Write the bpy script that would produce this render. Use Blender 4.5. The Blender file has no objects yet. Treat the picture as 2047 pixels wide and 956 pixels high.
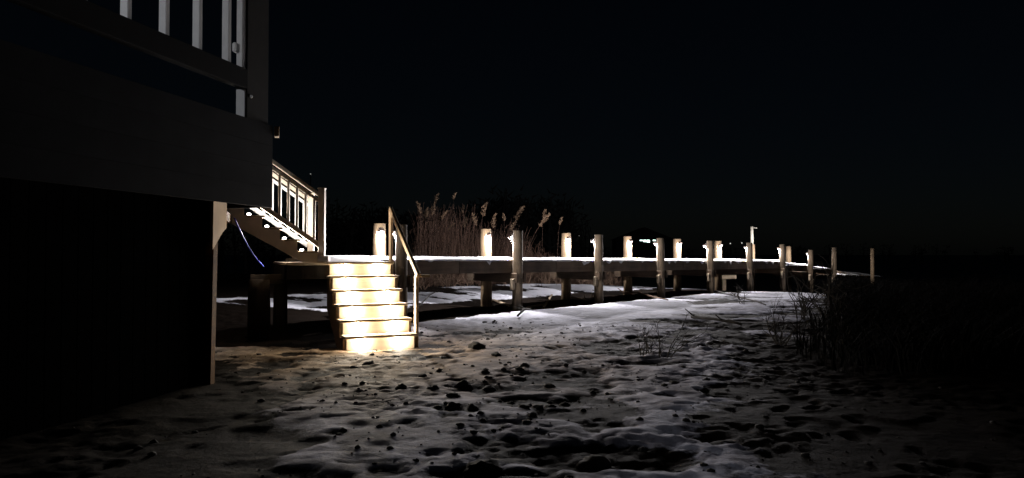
import bpy, bmesh, math, random
import numpy as np
from mathutils import Vector, Matrix

R = math.radians
random.seed(11)
rng = np.random.default_rng(7)
SC = bpy.context.scene
COL = SC.collection

# ------------------------------------------------------------------ camera
EYE = 1.25
F = 1450.0            # focal length in pixels of the 2047 px wide photograph
HOR = 508.0           # row of the horizon
cam_d = bpy.data.cameras.new("camera")
cam = bpy.data.objects.new("camera", cam_d); COL.objects.link(cam)
cam_d.sensor_width = 36.0
cam_d.lens = 36.0 * F / 2047.0
cam_d.clip_start = 0.05
cam_d.clip_end = 3000
cam.location = (0, 0, EYE)
cam.rotation_euler = (R(90) + math.atan((HOR - 478) / F), 0, 0)
SC.camera = cam

# ------------------------------------------------------------------ night sky
world = bpy.data.worlds.new("World"); SC.world = world; world.use_nodes = True
wn = world.node_tree; wn.nodes.clear()
sky = wn.nodes.new("ShaderNodeTexSky"); sky.sky_type = 'NISHITA'; sky.sun_disc = False; sky.ozone_density = 4.0
sky.sun_elevation = R(35); sky.sun_rotation = R(195)   # the moon, high behind the viewer
bg = wn.nodes.new("ShaderNodeBackground"); bg.inputs["Strength"].default_value = 0.0004
wo = wn.nodes.new("ShaderNodeOutputWorld")
wn.links.new(sky.outputs[0], bg.inputs[0]); wn.links.new(bg.outputs[0], wo.inputs[0])

# faint moonlight
sun_d = bpy.data.lights.new("moon", 'SUN'); sun_d.energy = 0.004; sun_d.angle = R(0.5); sun_d.color = (0.8, 0.88, 1)
sun = bpy.data.objects.new("moon", sun_d); COL.objects.link(sun); sun.rotation_euler = (R(55), 0, R(-15))

SC.view_settings.view_transform = 'Standard'
SC.view_settings.look = 'None'
SC.view_settings.exposure = 0.0
SC.view_settings.gamma = 1.0
SC.view_settings.use_curve_mapping = False
try:
    SC.cycles.use_denoising = True
    SC.cycles.max_bounces = 6
    SC.cycles.sample_clamp_indirect = 3.0
    SC.cycles.use_light_tree = True
except Exception:
    pass

POST_LAMP_W = 240.0
STEP_LAMP_W = 29.0
LAMP_COL = (1.0, 0.95, 0.95)
STEP_COL = (1.0, 0.89, 0.72)

# ------------------------------------------------------------------ helpers
def tag(o, label=None, cat=None, group=None, kind=None):
    if label: o["label"] = label
    if cat: o["category"] = cat
    if group: o["group"] = group
    if kind: o["kind"] = kind
    return o

def thing(name, loc, label, cat, group=None):
    e = bpy.data.objects.new(name, None); COL.objects.link(e)
    e.location = loc; e.empty_display_size = 0.1
    return tag(e, label, cat, group)

def root_loc(o):
    v = Vector((0, 0, 0))
    while o is not None:
        v += o.location; o = o.parent
    return v

def link(name, me, mat, parent=None, loc=None):
    o = bpy.data.objects.new(name, me); COL.objects.link(o)
    if mat is not None and len(me.materials) == 0: me.materials.append(mat)
    if loc is not None: o.location = loc
    if parent is not None:
        o.parent = parent
        o.location = Vector(o.location) - root_loc(parent)
    return o

def mesh(name, verts, faces, smooth=False):
    me = bpy.data.meshes.new(name)
    me.from_pydata([tuple(v) for v in verts], [], faces)
    if smooth: me.shade_smooth()
    me.update()
    return me

def bm_mesh(name, bm, smooth=False):
    me = bpy.data.meshes.new(name); bm.normal_update(); bm.to_mesh(me); bm.free()
    if smooth: me.shade_smooth()
    return me

def box_mesh(name, sx, sy, sz, bev=0.006):
    bm = bmesh.new(); bmesh.ops.create_cube(bm, size=1)
    bmesh.ops.scale(bm, vec=(sx, sy, sz), verts=bm.verts)
    if bev: bmesh.ops.bevel(bm, geom=bm.edges[:], offset=min(bev, sx*.3, sy*.3, sz*.3), segments=1, affect='EDGES')
    return bm_mesh(name, bm)

def box(name, c, size, mat, parent=None, rz=0.0, bev=0.006, rot=None):
    o = link(name, box_mesh(name, *size, bev), mat, parent, c)
    o.rotation_euler = rot if rot else (0, 0, rz)
    return o

def beam(name, a, b, w, h, mat, parent=None, bev=0.005, up=(0, 0, 1)):
    """box from a to b, w across, h in the up direction (a, b on the centre line)"""
    a = Vector(a); b = Vector(b); d = (b - a); L = d.length; d.normalize()
    s = d.cross(Vector(up)).normalized(); u = s.cross(d).normalized()
    me = box_mesh(name, L, w, h, bev)
    o = link(name, me, mat, parent, (a + b) / 2)
    o.rotation_euler = Matrix((d, -s, u)).transposed().to_euler()
    return o

def prism(name, pts2, base, ex, ey, ez, depth, mat, parent=None):
    """extrude polygon pts2 (in ex,ey plane at base) along ez by depth"""
    base = Vector(base); ex = Vector(ex); ey = Vector(ey); ez = Vector(ez)
    n = len(pts2); vs = []
    for k in (0, 1):
        for p in pts2: vs.append(ex * p[0] + ey * p[1] + ez * depth * k)
    fs = [tuple(range(n - 1, -1, -1)), tuple(range(n, 2 * n))]
    for i in range(n):
        j = (i + 1) % n; fs.append((i, j, n + j, n + i))
    me = mesh(name, vs, fs)
    bm = bmesh.new(); bm.from_mesh(me); bmesh.ops.recalc_face_normals(bm, faces=bm.faces[:]); bm.to_mesh(me); bm.free()
    return link(name, me, mat, parent, base)

def tube_geo(pts, rad, n=6, verts=None, faces=None, cap=True):
    """append a tube to verts / faces"""
    if verts is None: verts = []
    if faces is None: faces = []
    pts = [Vector(p) for p in pts]; m = len(pts); b0 = len(verts)
    for i, p in enumerate(pts):
        d = (pts[min(i + 1, m - 1)] - pts[max(i - 1, 0)])
        if d.length < 1e-6: d = Vector((0, 0, 1))
        d.normalize()
        x = d.cross(Vector((0, 1, 0.13)));
        if x.length < 1e-3: x = d.cross(Vector((1, 0, 0)))
        x.normalize(); y = d.cross(x)
        r = rad[i] if isinstance(rad, (list, tuple)) else rad
        for k in range(n):
            a = 2 * math.pi * k / n
            verts.append(tuple(p + x * (r * math.cos(a)) + y * (r * math.sin(a))))
    for i in range(m - 1):
        for k in range(n):
            k2 = (k + 1) % n
            faces.append((b0 + i * n + k, b0 + i * n + k2, b0 + (i + 1) * n + k2, b0 + (i + 1) * n + k))
    if cap and n > 2:
        faces.append(tuple(b0 + k for k in range(n - 1, -1, -1)))
        faces.append(tuple(b0 + (m - 1) * n + k for k in range(n)))
    return verts, faces

# value noise for geometry -------------------------------------------------
_tab = rng.random((256, 256))
def vnoise(x, y):
    xi = np.floor(x).astype(int); yi = np.floor(y).astype(int)
    fx = x - xi; fy = y - yi
    fx = fx * fx * (3 - 2 * fx); fy = fy * fy * (3 - 2 * fy)
    a = _tab[xi % 256, yi % 256]; b = _tab[(xi + 1) % 256, yi % 256]
    c = _tab[xi % 256, (yi + 1) % 256]; d = _tab[(xi + 1) % 256, (yi + 1) % 256]
    return (a * (1 - fx) + b * fx) * (1 - fy) + (c * (1 - fx) + d * fx) * fy
def fbm(x, y, o=4):
    s = 0; a = .5; n = 0
    for i in range(o):
        s = s + a * vnoise(x * 2 ** i + 17.3 * i, y * 2 ** i + 5.1 * i); n += a; a *= .5
    return s / n
def sstep(a, b, x):
    t = np.clip((x - a) / (b - a), 0, 1); return t * t * (3 - 2 * t)

# ------------------------------------------------------------------ materials
MATS = {}
def new_mat(name):
    m = bpy.data.materials.new(name); m.use_nodes = True
    MATS[name] = m
    nt = m.node_tree; return m, nt, nt.nodes["Principled BSDF"]

def wood(name, c1, c2, rough=.75, scale=(3, 3, 30), bump=.25, along='z', spots=None):
    m, nt, p = new_mat(name); N = nt.nodes; L = nt.links
    tc = N.new("ShaderNodeTexCoord"); mp = N.new("ShaderNodeMapping")
    sc = {'z': (28, 28, 1.6), 'x': (1.6, 28, 28), 'y': (28, 1.6, 28)}[along]
    mp.inputs["Scale"].default_value = sc
    oi = N.new("ShaderNodeObjectInfo")
    L.new(tc.outputs["Object"], mp.inputs[0])
    va = N.new("ShaderNodeVectorMath"); va.operation = 'ADD'
    mul = N.new("ShaderNodeMath"); mul.operation = 'MULTIPLY'; mul.inputs[1].default_value = 40
    L.new(oi.outputs["Random"], mul.inputs[0]); L.new(mp.outputs[0], va.inputs[0]); L.new(mul.outputs[0], va.inputs[1])
    n1 = N.new("ShaderNodeTexNoise"); n1.inputs["Scale"].default_value = 1; n1.inputs["Detail"].default_value = 6
    n1.inputs["Roughness"].default_value = .65
    L.new(va.outputs[0], n1.inputs["Vector"])
    n2 = N.new("ShaderNodeTexNoise"); n2.inputs["Scale"].default_value = 2.6; n2.inputs["Detail"].default_value = 3
    L.new(tc.outputs["Object"], n2.inputs["Vector"])
    mix = N.new("ShaderNodeMath"); mix.operation = 'ADD'
    L.new(n1.outputs["Fac"], mix.inputs[0]); L.new(n2.outputs["Fac"], mix.inputs[1])
    cr = N.new("ShaderNodeValToRGB"); cr.color_ramp.elements[0].position = .36; cr.color_ramp.elements[1].position = .64
    hal = N.new("ShaderNodeMath"); hal.operation = 'MULTIPLY'; hal.inputs[1].default_value = .5
    L.new(mix.outputs[0], hal.inputs[0]); L.new(hal.outputs[0], cr.inputs[0])
    cr.color_ramp.elements[0].color = (*c1, 1); cr.color_ramp.elements[1].color = (*c2, 1)
    hv = N.new("ShaderNodeHueSaturation")
    mr = N.new("ShaderNodeMapRange"); mr.inputs[3].default_value = .78; mr.inputs[4].default_value = 1.2
    L.new(oi.outputs["Random"], mr.inputs[0]); L.new(mr.outputs[0], hv.inputs["Value"])
    L.new(cr.outputs[0], hv.inputs["Color"]); L.new(hv.outputs[0], p.inputs["Base Color"])
    p.inputs["Roughness"].default_value = rough
    b = N.new("ShaderNodeBump"); b.inputs["Strength"].default_value = bump; b.inputs["Distance"].default_value = .01
    L.new(n1.outputs["Fac"], b.inputs["Height"]); L.new(b.outputs[0], p.inputs["Normal"])
    return m

def plain(name, c, rough=.6, metal=0, var=.15, nscale=9, bump=.1, spec=.5, orand=None):
    m, nt, p = new_mat(name); N = nt.nodes; L = nt.links
    tc = N.new("ShaderNodeTexCoord")
    n = N.new("ShaderNodeTexNoise"); n.inputs["Scale"].default_value = nscale; n.inputs["Detail"].default_value = 5
    L.new(tc.outputs["Object"], n.inputs["Vector"])
    cr = N.new("ShaderNodeValToRGB")
    cr.color_ramp.elements[0].color = (*[x * (1 - var) for x in c], 1); cr.color_ramp.elements[1].color = (*[min(1, x * (1 + var)) for x in c], 1)
    cr.color_ramp.elements[0].position = .3; cr.color_ramp.elements[1].position = .7
    L.new(n.outputs["Fac"], cr.inputs[0]); L.new(cr.outputs[0], p.inputs["Base Color"])
    if orand:
        oi = N.new("ShaderNodeObjectInfo"); hv = N.new("ShaderNodeHueSaturation"); mr = N.new("ShaderNodeMapRange")
        mr.inputs[3].default_value, mr.inputs[4].default_value = orand
        L.new(oi.outputs["Random"], mr.inputs[0]); L.new(mr.outputs[0], hv.inputs["Value"])
        L.new(cr.outputs[0], hv.inputs["Color"]); L.new(hv.outputs[0], p.inputs["Base Color"])
    p.inputs["Specular IOR Level"].default_value = spec
    p.inputs["Roughness"].default_value = rough; p.inputs["Metallic"].default_value = metal
    b = N.new("ShaderNodeBump"); b.inputs["Strength"].default_value = bump; b.inputs["Distance"].default_value = .01
    L.new(n.outputs["Fac"], b.inputs["Height"]); L.new(b.outputs[0], p.inputs["Normal"])
    return m

def glow(name, c, s):
    m, nt, p = new_mat(name)
    p.inputs["Base Color"].default_value = (.8, .8, .8, 1)
    p.inputs["Emission Color"].default_value = (*c, 1); p.inputs["Emission Strength"].default_value = s
    return m

M_PILE = wood("piling_wood", (.10, .065, .038), (.33, .235, .14), .85)
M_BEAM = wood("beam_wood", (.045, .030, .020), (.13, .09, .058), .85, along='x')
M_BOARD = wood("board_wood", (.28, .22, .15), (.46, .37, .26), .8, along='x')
M_STAIR = wood("stair_wood", (.40, .30, .19), (.62, .50, .35), .65, along='x', bump=.12)
M_RAILW = wood("rail_wood", (.42, .285, .145), (.58, .415, .24), .65, along='x', bump=.12)
M_STRW = wood("stringer_wood", (.13, .085, .05), (.26, .18, .11), .75, along='x', bump=.15)
M_POSTW = wood("deck_post_wood", (.045, .019, .004), (.13, .060, .014), .8)
M_POSTW.node_tree.nodes["Principled BSDF"].inputs["Specular IOR Level"].default_value = .05
M_PILEF = wood("front_piling_wood", (.045, .032, .021), (.17, .125, .08), .9)
M_BRACK = wood("bracket_wood", (.27, .165, .075), (.44, .29, .14), .8)
M_SHADEP = wood("shaded_wood", (.005, .004, .003), (.016, .012, .009), .95); M_SHADEP.node_tree.nodes["Principled BSDF"].inputs["Specular IOR Level"].default_value = .05  # near-black wood: the shade under the landing painted into its colour
M_GREYP = plain("taupe_paint", (.66, .57, .46), .55, var=.08)
M_WHITE = plain("white_paint", (.80, .80, .80), .5, var=.05)
M_CHAR = plain("charcoal_paint", (.0125, .0135, .016), .8, var=.25, nscale=4, spec=.03)
M_RAILC = plain("grey_rail_paint", (.006, .006, .007), .85, var=.2, spec=.06)
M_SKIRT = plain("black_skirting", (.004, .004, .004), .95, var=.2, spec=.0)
M_POSTG = plain("corner_post_paint", (.016, .0145, .013), .8, var=.2, spec=.1)
M_HOOD = plain("bronze_hood", (.05, .04, .035), .45, .6)
M_LENS = glow("lamp_glass", (1, .93, .82), 8)
M_PUCK = glow("step_lens", (1, .82, .55), 18)
M_PUCKW = glow("white_step_lens", (1, .95, .9), 10)
M_REED = plain("dry_reed", (.088, .047, .031), .85, var=.35, nscale=3)
M_LEAF = plain("dry_reed_leaf", (.092, .050, .034), .85, var=.4, nscale=2)
M_PLUME = plain("reed_plume", (.36, .245, .165), .9, var=.25, nscale=14, spec=.1, orand=(.22, 1.05))
M_BARK = plain("dark_bark", (.030, .025, .021), .9, var=.4)
M_BRUSH = plain("brush_twig", (.16, .105, .072), .9, var=.4, nscale=2)
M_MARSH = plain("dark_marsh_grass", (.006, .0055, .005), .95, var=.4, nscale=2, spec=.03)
M_CLOD = plain("frozen_mud", (.016, .013, .011), .95, var=.4, nscale=16, bump=.6)
M_SCRAP = wood("scrap_wood", (.30, .23, .15), (.52, .42, .30), .8, along='x')
M_PALE = plain("pale_plastic", (.34, .32, .27), .5, var=.06)
M_CORD = plain("blue_cord", (.03, .045, .42), .5, var=.05)
M_FARW = plain("far_wood_bark", (.012, .012, .012), 1.0)
M_FARH = plain("far_house_siding", (.03, .03, .032), .9)
M_FARL = glow("far_window_glow", (.75, 1, .92), 2.2)
M_FARD = glow("far_small_lamp", (1, .97, .9), .6)
M_SCREW = plain("screw_steel", (.06, .06, .06), .5, .8)

def snow_nodes(m, nt, p):
    N = nt.nodes; L = nt.links
    tc = N.new("ShaderNodeTexCoord")
    n = N.new("ShaderNodeTexNoise"); n.inputs["Scale"].default_value = 5; n.inputs["Detail"].default_value = 8; n.inputs["Roughness"].default_value = .65
    L.new(tc.outputs["Object"], n.inputs["Vector"])
    return tc, n

def snow_mat():
    m, nt, p = new_mat("snow"); N = nt.nodes; L = nt.links
    tc, n = snow_nodes(m, nt, p)
    cr = N.new("ShaderNodeValToRGB"); cr.color_ramp.elements[0].color = (.72, .72, .74, 1); cr.color_ramp.elements[1].color = (.88, .88, .90, 1)
    L.new(n.outputs["Fac"], cr.inputs[0]); L.new(cr.outputs[0], p.inputs["Base Color"])
    p.inputs["Roughness"].default_value = .6
    p.inputs["Subsurface Weight"].default_value = .35
    p.inputs["Subsurface Radius"].default_value = (.03, .03, .035)
    p.inputs["Subsurface Scale"].default_value = .6
    b = N.new("ShaderNodeBump"); b.inputs["Strength"].default_value = .4; b.inputs["Distance"].default_value = .02
    L.new(n.outputs["Fac"], b.inputs["Height"]); L.new(b.outputs[0], p.inputs["Normal"])
    return m
M_SNOW = snow_mat()

def ground_mat():
    m, nt, p = new_mat("trampled_snow_and_soil"); N = nt.nodes; L = nt.links
    tc, n = snow_nodes(m, nt, p)
    at = N.new("ShaderNodeAttribute"); at.attribute_name = "snow"
    # fine break up of the snow cover
    n2 = N.new("ShaderNodeTexNoise"); n2.inputs["Scale"].default_value = 7; n2.inputs["Detail"].default_value = 10; n2.inputs["Roughness"].default_value = .7
    L.new(tc.outputs["Object"], n2.inputs["Vector"])
    s = N.new("ShaderNodeMath"); s.operation = 'MULTIPLY_ADD'; s.inputs[1].default_value = 1.5; s.inputs[2].default_value = -.75
    L.new(n2.outputs["Fac"], s.inputs[0])
    a = N.new("ShaderNodeMath"); a.operation = 'ADD'
    L.new(at.outputs["Fac"], a.inputs[0]); L.new(s.outputs[0], a.inputs[1])
    mr = N.new("ShaderNodeMapRange"); mr.interpolation_type = 'SMOOTHSTEP'
    mr.inputs[1].default_value = .33; mr.inputs[2].default_value = .67
    L.new(a.outputs[0], mr.inputs[0])
    n3 = N.new("ShaderNodeTexNoise"); n3.inputs["Scale"].default_value = 2.2; n3.inputs["Detail"].default_value = 9; n3.inputs["Roughness"].default_value = .68
    L.new(tc.outputs["Object"], n3.inputs["Vector"])
    dirty = N.new("ShaderNodeValToRGB")
    e = dirty.color_ramp.elements
    e[0].position = .30; e[0].color = (.10, .085, .080, 1); e[1].position = .64; e[1].color = (.69, .70, .83, 1)
    x = e.new(.46); x.color = (.38, .37, .445, 1)
    L.new(n3.outputs["Fac"], dirty.inputs[0])
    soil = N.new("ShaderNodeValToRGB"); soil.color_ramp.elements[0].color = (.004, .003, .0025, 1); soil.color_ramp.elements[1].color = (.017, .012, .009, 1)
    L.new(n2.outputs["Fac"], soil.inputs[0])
    at2 = N.new("ShaderNodeAttribute"); at2.attribute_name = "sand"
    sandc = N.new("ShaderNodeValToRGB"); e = sandc.color_ramp.elements
    e[0].position = .32; e[0].color = (.055, .036, .022, 1); e[1].position = .66; e[1].color = (.36, .265, .18, 1)
    L.new(n3.outputs["Fac"], sandc.inputs[0])
    sm = N.new("ShaderNodeMix"); sm.data_type = 'RGBA'
    at3 = N.new("ShaderNodeAttribute"); at3.attribute_name = "lamplit"
    cm = N.new("ShaderNodeMix"); cm.data_type = 'RGBA'; cm.inputs[7].default_value = (.82, .84, .93, 1)
    L.new(at3.outputs["Fac"], cm.inputs[0]); L.new(dirty.outputs[0], cm.inputs[6])
    L.new(at2.outputs["Fac"], sm.inputs[0]); L.new(cm.outputs[2], sm.inputs[6]); L.new(sandc.outputs[0], sm.inputs[7])
    mx = N.new("ShaderNodeMix"); mx.data_type = 'RGBA'
    L.new(mr.outputs[0], mx.inputs[0]); L.new(soil.outputs[0], mx.inputs[6]); L.new(sm.outputs[2], mx.inputs[7])
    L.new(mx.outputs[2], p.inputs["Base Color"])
    p.inputs["Roughness"].default_value = .75
    p.inputs["Specular IOR Level"].default_value = .03
    b = N.new("ShaderNodeBump"); b.inputs["Strength"].default_value = .7; b.inputs["Distance"].default_value = .03
    L.new(n2.outputs["Fac"], b.inputs["Height"]); L.new(b.outputs[0], p.inputs["Normal"])
    return m
M_GROUND = ground_mat()

def water_mat():
    m, nt, p = new_mat("dark_water"); N = nt.nodes; L = nt.links
    p.inputs["Base Color"].default_value = (.004, .005, .006, 1); p.inputs["Roughness"].default_value = .5; p.inputs["Specular IOR Level"].default_value = .2
    tc = N.new("ShaderNodeTexCoord"); n = N.new("ShaderNodeTexNoise"); n.inputs["Scale"].default_value = 1.2; n.inputs["Detail"].default_value = 4
    L.new(tc.outputs["Object"], n.inputs["Vector"])
    b = N.new("ShaderNodeBump"); b.inputs["Strength"].default_value = .15; b.inputs["Distance"].default_value = .05
    L.new(n.outputs["Fac"], b.inputs["Height"]); L.new(b.outputs[0], p.inputs["Normal"])
    return m
M_WATER = water_mat()

# ------------------------------------------------------------------ layout frame
P1 = Vector((.104, 15.1, 0))                     # front-row post the spacing is counted from
BD = Vector((.647, .762, 0)).normalized()        # along the boardwalk
BN = Vector((-BD.y, BD.x, 0))                    # across it, away from the viewer
SP = 3.05
ST0 = Vector((-2.126, 9.34, 0))                  # lower left corner of the yard stairs
SU = Vector((math.cos(R(24)), math.sin(R(24)), 0)); SV = Vector((-SU.y, SU.x, 0))
SW, RUN, RISE = .90, .25, .188
LAND_Z = 6 * RISE
HC = Vector((-2.59, 7.84, 0))                    # corner of the house deck
HD = Vector((.22, .975, 0)).normalized()        # along its long face
HI = Vector((-HD.y, HD.x, 0))                    # inward

def bw(t, q, z=0): 
    v = P1 + BD * t + BN * q; v.z = z; return v
def deck_z(t):
    if t > 21.35: return .42 - (t - 21.35) * .040
    if t > 18.3: return .66 - (t - 18.3) * .01
    if t > 15.25: return .85 - (t - 15.25) * .01
    return 1.135 - .0089 * t

def ground_z(x, y):
    x = np.asarray(x, float); y = np.asarray(y, float)
    t = (x - P1.x) * BD.x + (y - P1.y) * BD.y
    q = (x - P1.x) * BN.x + (y - P1.y) * BN.y
    base = .07 * sstep(10, 14, y) - .95 * sstep(8, 29, t) - .8 * sstep(27, 40, t)
    base = base + .26 * sstep(1.6, 5.2, q) * sstep(14, 4, t)
    base = base - .9 * sstep(60, 120, y)
    return base

def spot(px, py, z=None):
    """ground point seen at a pixel of the photograph"""
    Y = EYE * F / (py - HOR)
    for _ in range(12):
        X = (px - 1023.5) / F * Y
        g = float(ground_z(X, Y)) if z is None else z
        Y = (EYE - g) * F / (py - HOR)
    return Vector(((px - 1023.5) / F * Y, Y, g))
def at(px, py, Y):
    return Vector(((px - 1023.5) / F * Y, Y, EYE - (py - HOR) / F * Y))

# ------------------------------------------------------------------ ground
def axis(lo, hi, fine_lo, fine_hi, h, grow, far):
    c = [fine_lo]
    while c[-1] < fine_hi: c.append(c[-1] + h(c[-1]))
    s = h(c[-1])
    while c[-1] < far: s *= grow; c.append(c[-1] + s)
    s = h(c[0]); l = [c[0]]
    while l[0] > lo: s *= grow; l.insert(0, l[0] - s)
    return np.array(l[:-1] + c)
gx = axis(-900, 0, -5.2, 13, lambda v: .045, 1.16, 900)
gy = axis(-40, 0, 3.2, 32, lambda v: max(.03, .0045 * v), 1.16, 1500)
GX, GY = np.meshgrid(gx, gy)
T = (GX - P1.x) * BD.x + (GY - P1.y) * BD.y
Q = (GX - P1.x) * BN.x + (GY - P1.y) * BN.y
base = ground_z(GX, GY)
wob = (fbm(GX * .9, GY * .9, 4) - .5)
wob2 = (fbm(GX * 3.1 + 40, GY * 3.1, 4) - .5)
edge = wob * .9 + wob2 * .35
# snow-free soil under boards and landing, with their shade painted into it
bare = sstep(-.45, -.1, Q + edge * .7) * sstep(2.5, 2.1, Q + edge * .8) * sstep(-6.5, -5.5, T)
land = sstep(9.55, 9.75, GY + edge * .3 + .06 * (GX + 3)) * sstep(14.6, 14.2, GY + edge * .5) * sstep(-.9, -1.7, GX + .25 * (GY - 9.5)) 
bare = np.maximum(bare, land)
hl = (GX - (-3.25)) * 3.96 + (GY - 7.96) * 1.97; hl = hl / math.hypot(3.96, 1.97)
bare = np.maximum(bare, sstep(.75, -.35, hl + edge * 1.2) * sstep(9.3, 7.8, GY))  # dark snow-free ground along a slanting line beside the house
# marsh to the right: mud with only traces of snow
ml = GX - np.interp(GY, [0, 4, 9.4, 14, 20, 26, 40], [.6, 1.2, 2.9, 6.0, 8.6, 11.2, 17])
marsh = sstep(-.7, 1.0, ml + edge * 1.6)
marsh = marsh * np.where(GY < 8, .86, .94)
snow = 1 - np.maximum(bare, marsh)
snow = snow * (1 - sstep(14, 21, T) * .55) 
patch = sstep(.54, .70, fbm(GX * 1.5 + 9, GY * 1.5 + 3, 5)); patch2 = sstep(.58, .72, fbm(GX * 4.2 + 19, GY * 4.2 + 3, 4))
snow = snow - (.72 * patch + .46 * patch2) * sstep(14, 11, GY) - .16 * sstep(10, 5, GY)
snow = snow - .8 * sstep(.50, .60, fbm(GX * .8 + 70, GY * 1.7 + 3, 4)) * sstep(3.2, 4.4, GX) * sstep(9, 10.5, GY)
for hx, hy, ra, rb in ((1030, 692, .42, .22), (930, 668, .30, .25), (1320, 646, .55, .35), (1430, 636, .9, .5), (1500, 652, 1.0, .7), (1300, 722, .5, .18),
                       (870, 690, .30, .2), (905, 815, .34, .2), (1190, 905, .5, .25), (1060, 800, .4, .25), (960, 945, .4, .2), (1450, 610, .9, .5)):
    Yh = (EYE - .03) * F / (hy - HOR); Xh = (hx - 1023.5) / F * Yh
    snow = snow - .75 * sstep(1.25, .55, np.hypot((GX - Xh) / ra, (GY - Yh) / rb) + edge * 1.3)
snow = snow - .8 * sstep(.50, .60, fbm(GX * 1.1 + 33, GY * 1.9 + 8, 5)) * sstep(2.0, 2.6, Q) - .9 * sstep(4.3, 5.2, Q + edge)
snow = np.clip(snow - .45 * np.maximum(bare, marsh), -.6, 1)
z = base + wob * .05 * sstep(200, 40, GY)
# trampled: prints, clods and ridges
near = sstep(26, 12, GY) * sstep(2.0, 4.0, GY + 3)
pr = fbm(GX * 2.6, GY * 2.6, 3); pr2 = fbm(GX * 6.5 + 3, GY * 6.5 + 8, 3)
pr3 = fbm(GX * 15 + 3, GY * 15 + 8, 2)
z = z + near * ((pr - .5) * .014 + ((pr2 - .5) * .030 + (pr3 - .5) * .034) * (.18 + .82 * sstep(.44, .60, fbm(GX * .8 + 3, GY * .8 + 21, 3)))) 
z = z - near * .012 * sstep(.60, .70, fbm(GX * 3.7 + 31, GY * 3.0 + 77, 2))
# boot prints in rows across the yard
def stamp(cx, cy, ang, ln, wd, dp):
    i0, i1 = np.searchsorted(gy, (cy - .4, cy + .4)); j0, j1 = np.searchsorted(gx, (cx - .4, cx + .4))
    X = GX[i0:i1, j0:j1] - cx; Y = GY[i0:i1, j0:j1] - cy
    a = (X * math.cos(ang) + Y * math.sin(ang)) / ln; b = (-X * math.sin(ang) + Y * math.cos(ang)) / wd
    r = np.sqrt(a * a + b * b)
    z[i0:i1, j0:j1] += -dp * (1 - sstep(.75, 1.05, r)) + dp * .55 * sstep(.85, 1.1, r) * (1 - sstep(1.15, 1.7, r))
rs = random.Random(77)
for k in range(24):
    x = rs.uniform(-2.6, 4); y = rs.uniform(3.8, 13); a = rs.choice((rs.gauss(1.75, .5), rs.gauss(.6, .5), rs.uniform(0, 6.28)))
    for j in range(rs.randint(5, 11)):
        sd_ = .11 if j % 2 else -.11
        stamp(x - math.sin(a) * sd_, y + math.cos(a) * sd_, a + rs.gauss(0, .15), .15 * rs.uniform(.85, 1.1), .06 * rs.uniform(.9, 1.2), rs.uniform(.003, .015))
        x += math.cos(a) * .42; y += math.sin(a) * .42; a += rs.gauss(0, .12)
        if y > 15 or y < 3.6 or abs(x) > 6: break
z = z + .035 * np.clip(snow, 0, 1) * sstep(60, 20, GY)
# flat standing place for the stairs
sd = np.hypot(GX - (ST0.x + .4), GY - (ST0.y + .25)); z = z * sstep(.2, 1.0, sd) + (1 - sstep(.2, 1.0, sd)) * (wob2 * .02)
ny, nx = GX.shape
V = np.stack([GX, GY, z], -1).reshape(-1, 3)
idx = np.arange(ny * nx).reshape(ny, nx)
Fq = np.stack([idx[:-1, :-1], idx[:-1, 1:], idx[1:, 1:], idx[1:, :-1]], -1).reshape(-1, 4)
me = bpy.data.meshes.new("ground")
me.vertices.add(len(V)); me.vertices.foreach_set("co", V.ravel())
me.loops.add(Fq.size); me.loops.foreach_set("vertex_index", Fq.ravel())
me.polygons.add(len(Fq)); me.polygons.foreach_set("loop_start", np.arange(0, Fq.size, 4)); me.polygons.foreach_set("loop_total", np.full(len(Fq), 4))
me.update(calc_edges=True); me.shade_smooth()
sand = sstep(4.6, .8, np.hypot(GX - (ST0.x + .3), (GY - (ST0.y - .6)) * 1.0) + edge * 1.6)
lamplit = np.maximum(.75 * sstep(2.0, 2.8, Q), .6 * sstep(-4.5, -1.2, Q)) * sstep(16, 10, T)  # whiter snow beside the boardwalk, lamp light painted into the colour
att3 = me.attributes.new("lamplit", 'FLOAT', 'POINT'); att3.data.foreach_set("value", lamplit.ravel().astype(np.float32))
att2 = me.attributes.new("sand", 'FLOAT', 'POINT'); att2.data.foreach_set("value", sand.ravel().astype(np.float32))
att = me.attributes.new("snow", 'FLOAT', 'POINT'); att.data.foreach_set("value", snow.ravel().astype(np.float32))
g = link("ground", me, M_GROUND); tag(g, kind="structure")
def surf(x, y):
    i = int(np.clip(np.searchsorted(gy, y), 1, ny - 1)); j = int(np.clip(np.searchsorted(gx, x), 1, nx - 1))
    fy = (y - gy[i - 1]) / (gy[i] - gy[i - 1]); fx = (x - gx[j - 1]) / (gx[j] - gx[j - 1])
    return float((z[i-1, j-1] * (1 - fx) + z[i-1, j] * fx) * (1 - fy) + (z[i, j-1] * (1 - fx) + z[i, j] * fx) * fy)

wv = [(-900, 30, -.86), (900, 30, -.86), (900, 1500, -.86), (-900, 1500, -.86)]
w = link("water", mesh("water", wv, [(0, 1, 2, 3)]), M_WATER); tag(w, kind="structure")

# ------------------------------------------------------------------ lamps
def point_light(parent, loc, watts, col, rad=.02, name="bulb_light"):
    d = bpy.data.lights.new(name, 'POINT'); d.energy = watts; d.color = col; d.shadow_soft_size = rad
    o = bpy.data.objects.new(name, d); COL.objects.link(o); o.parent = parent
    o.location = Vector(loc) - root_loc(parent)
    return o

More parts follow.
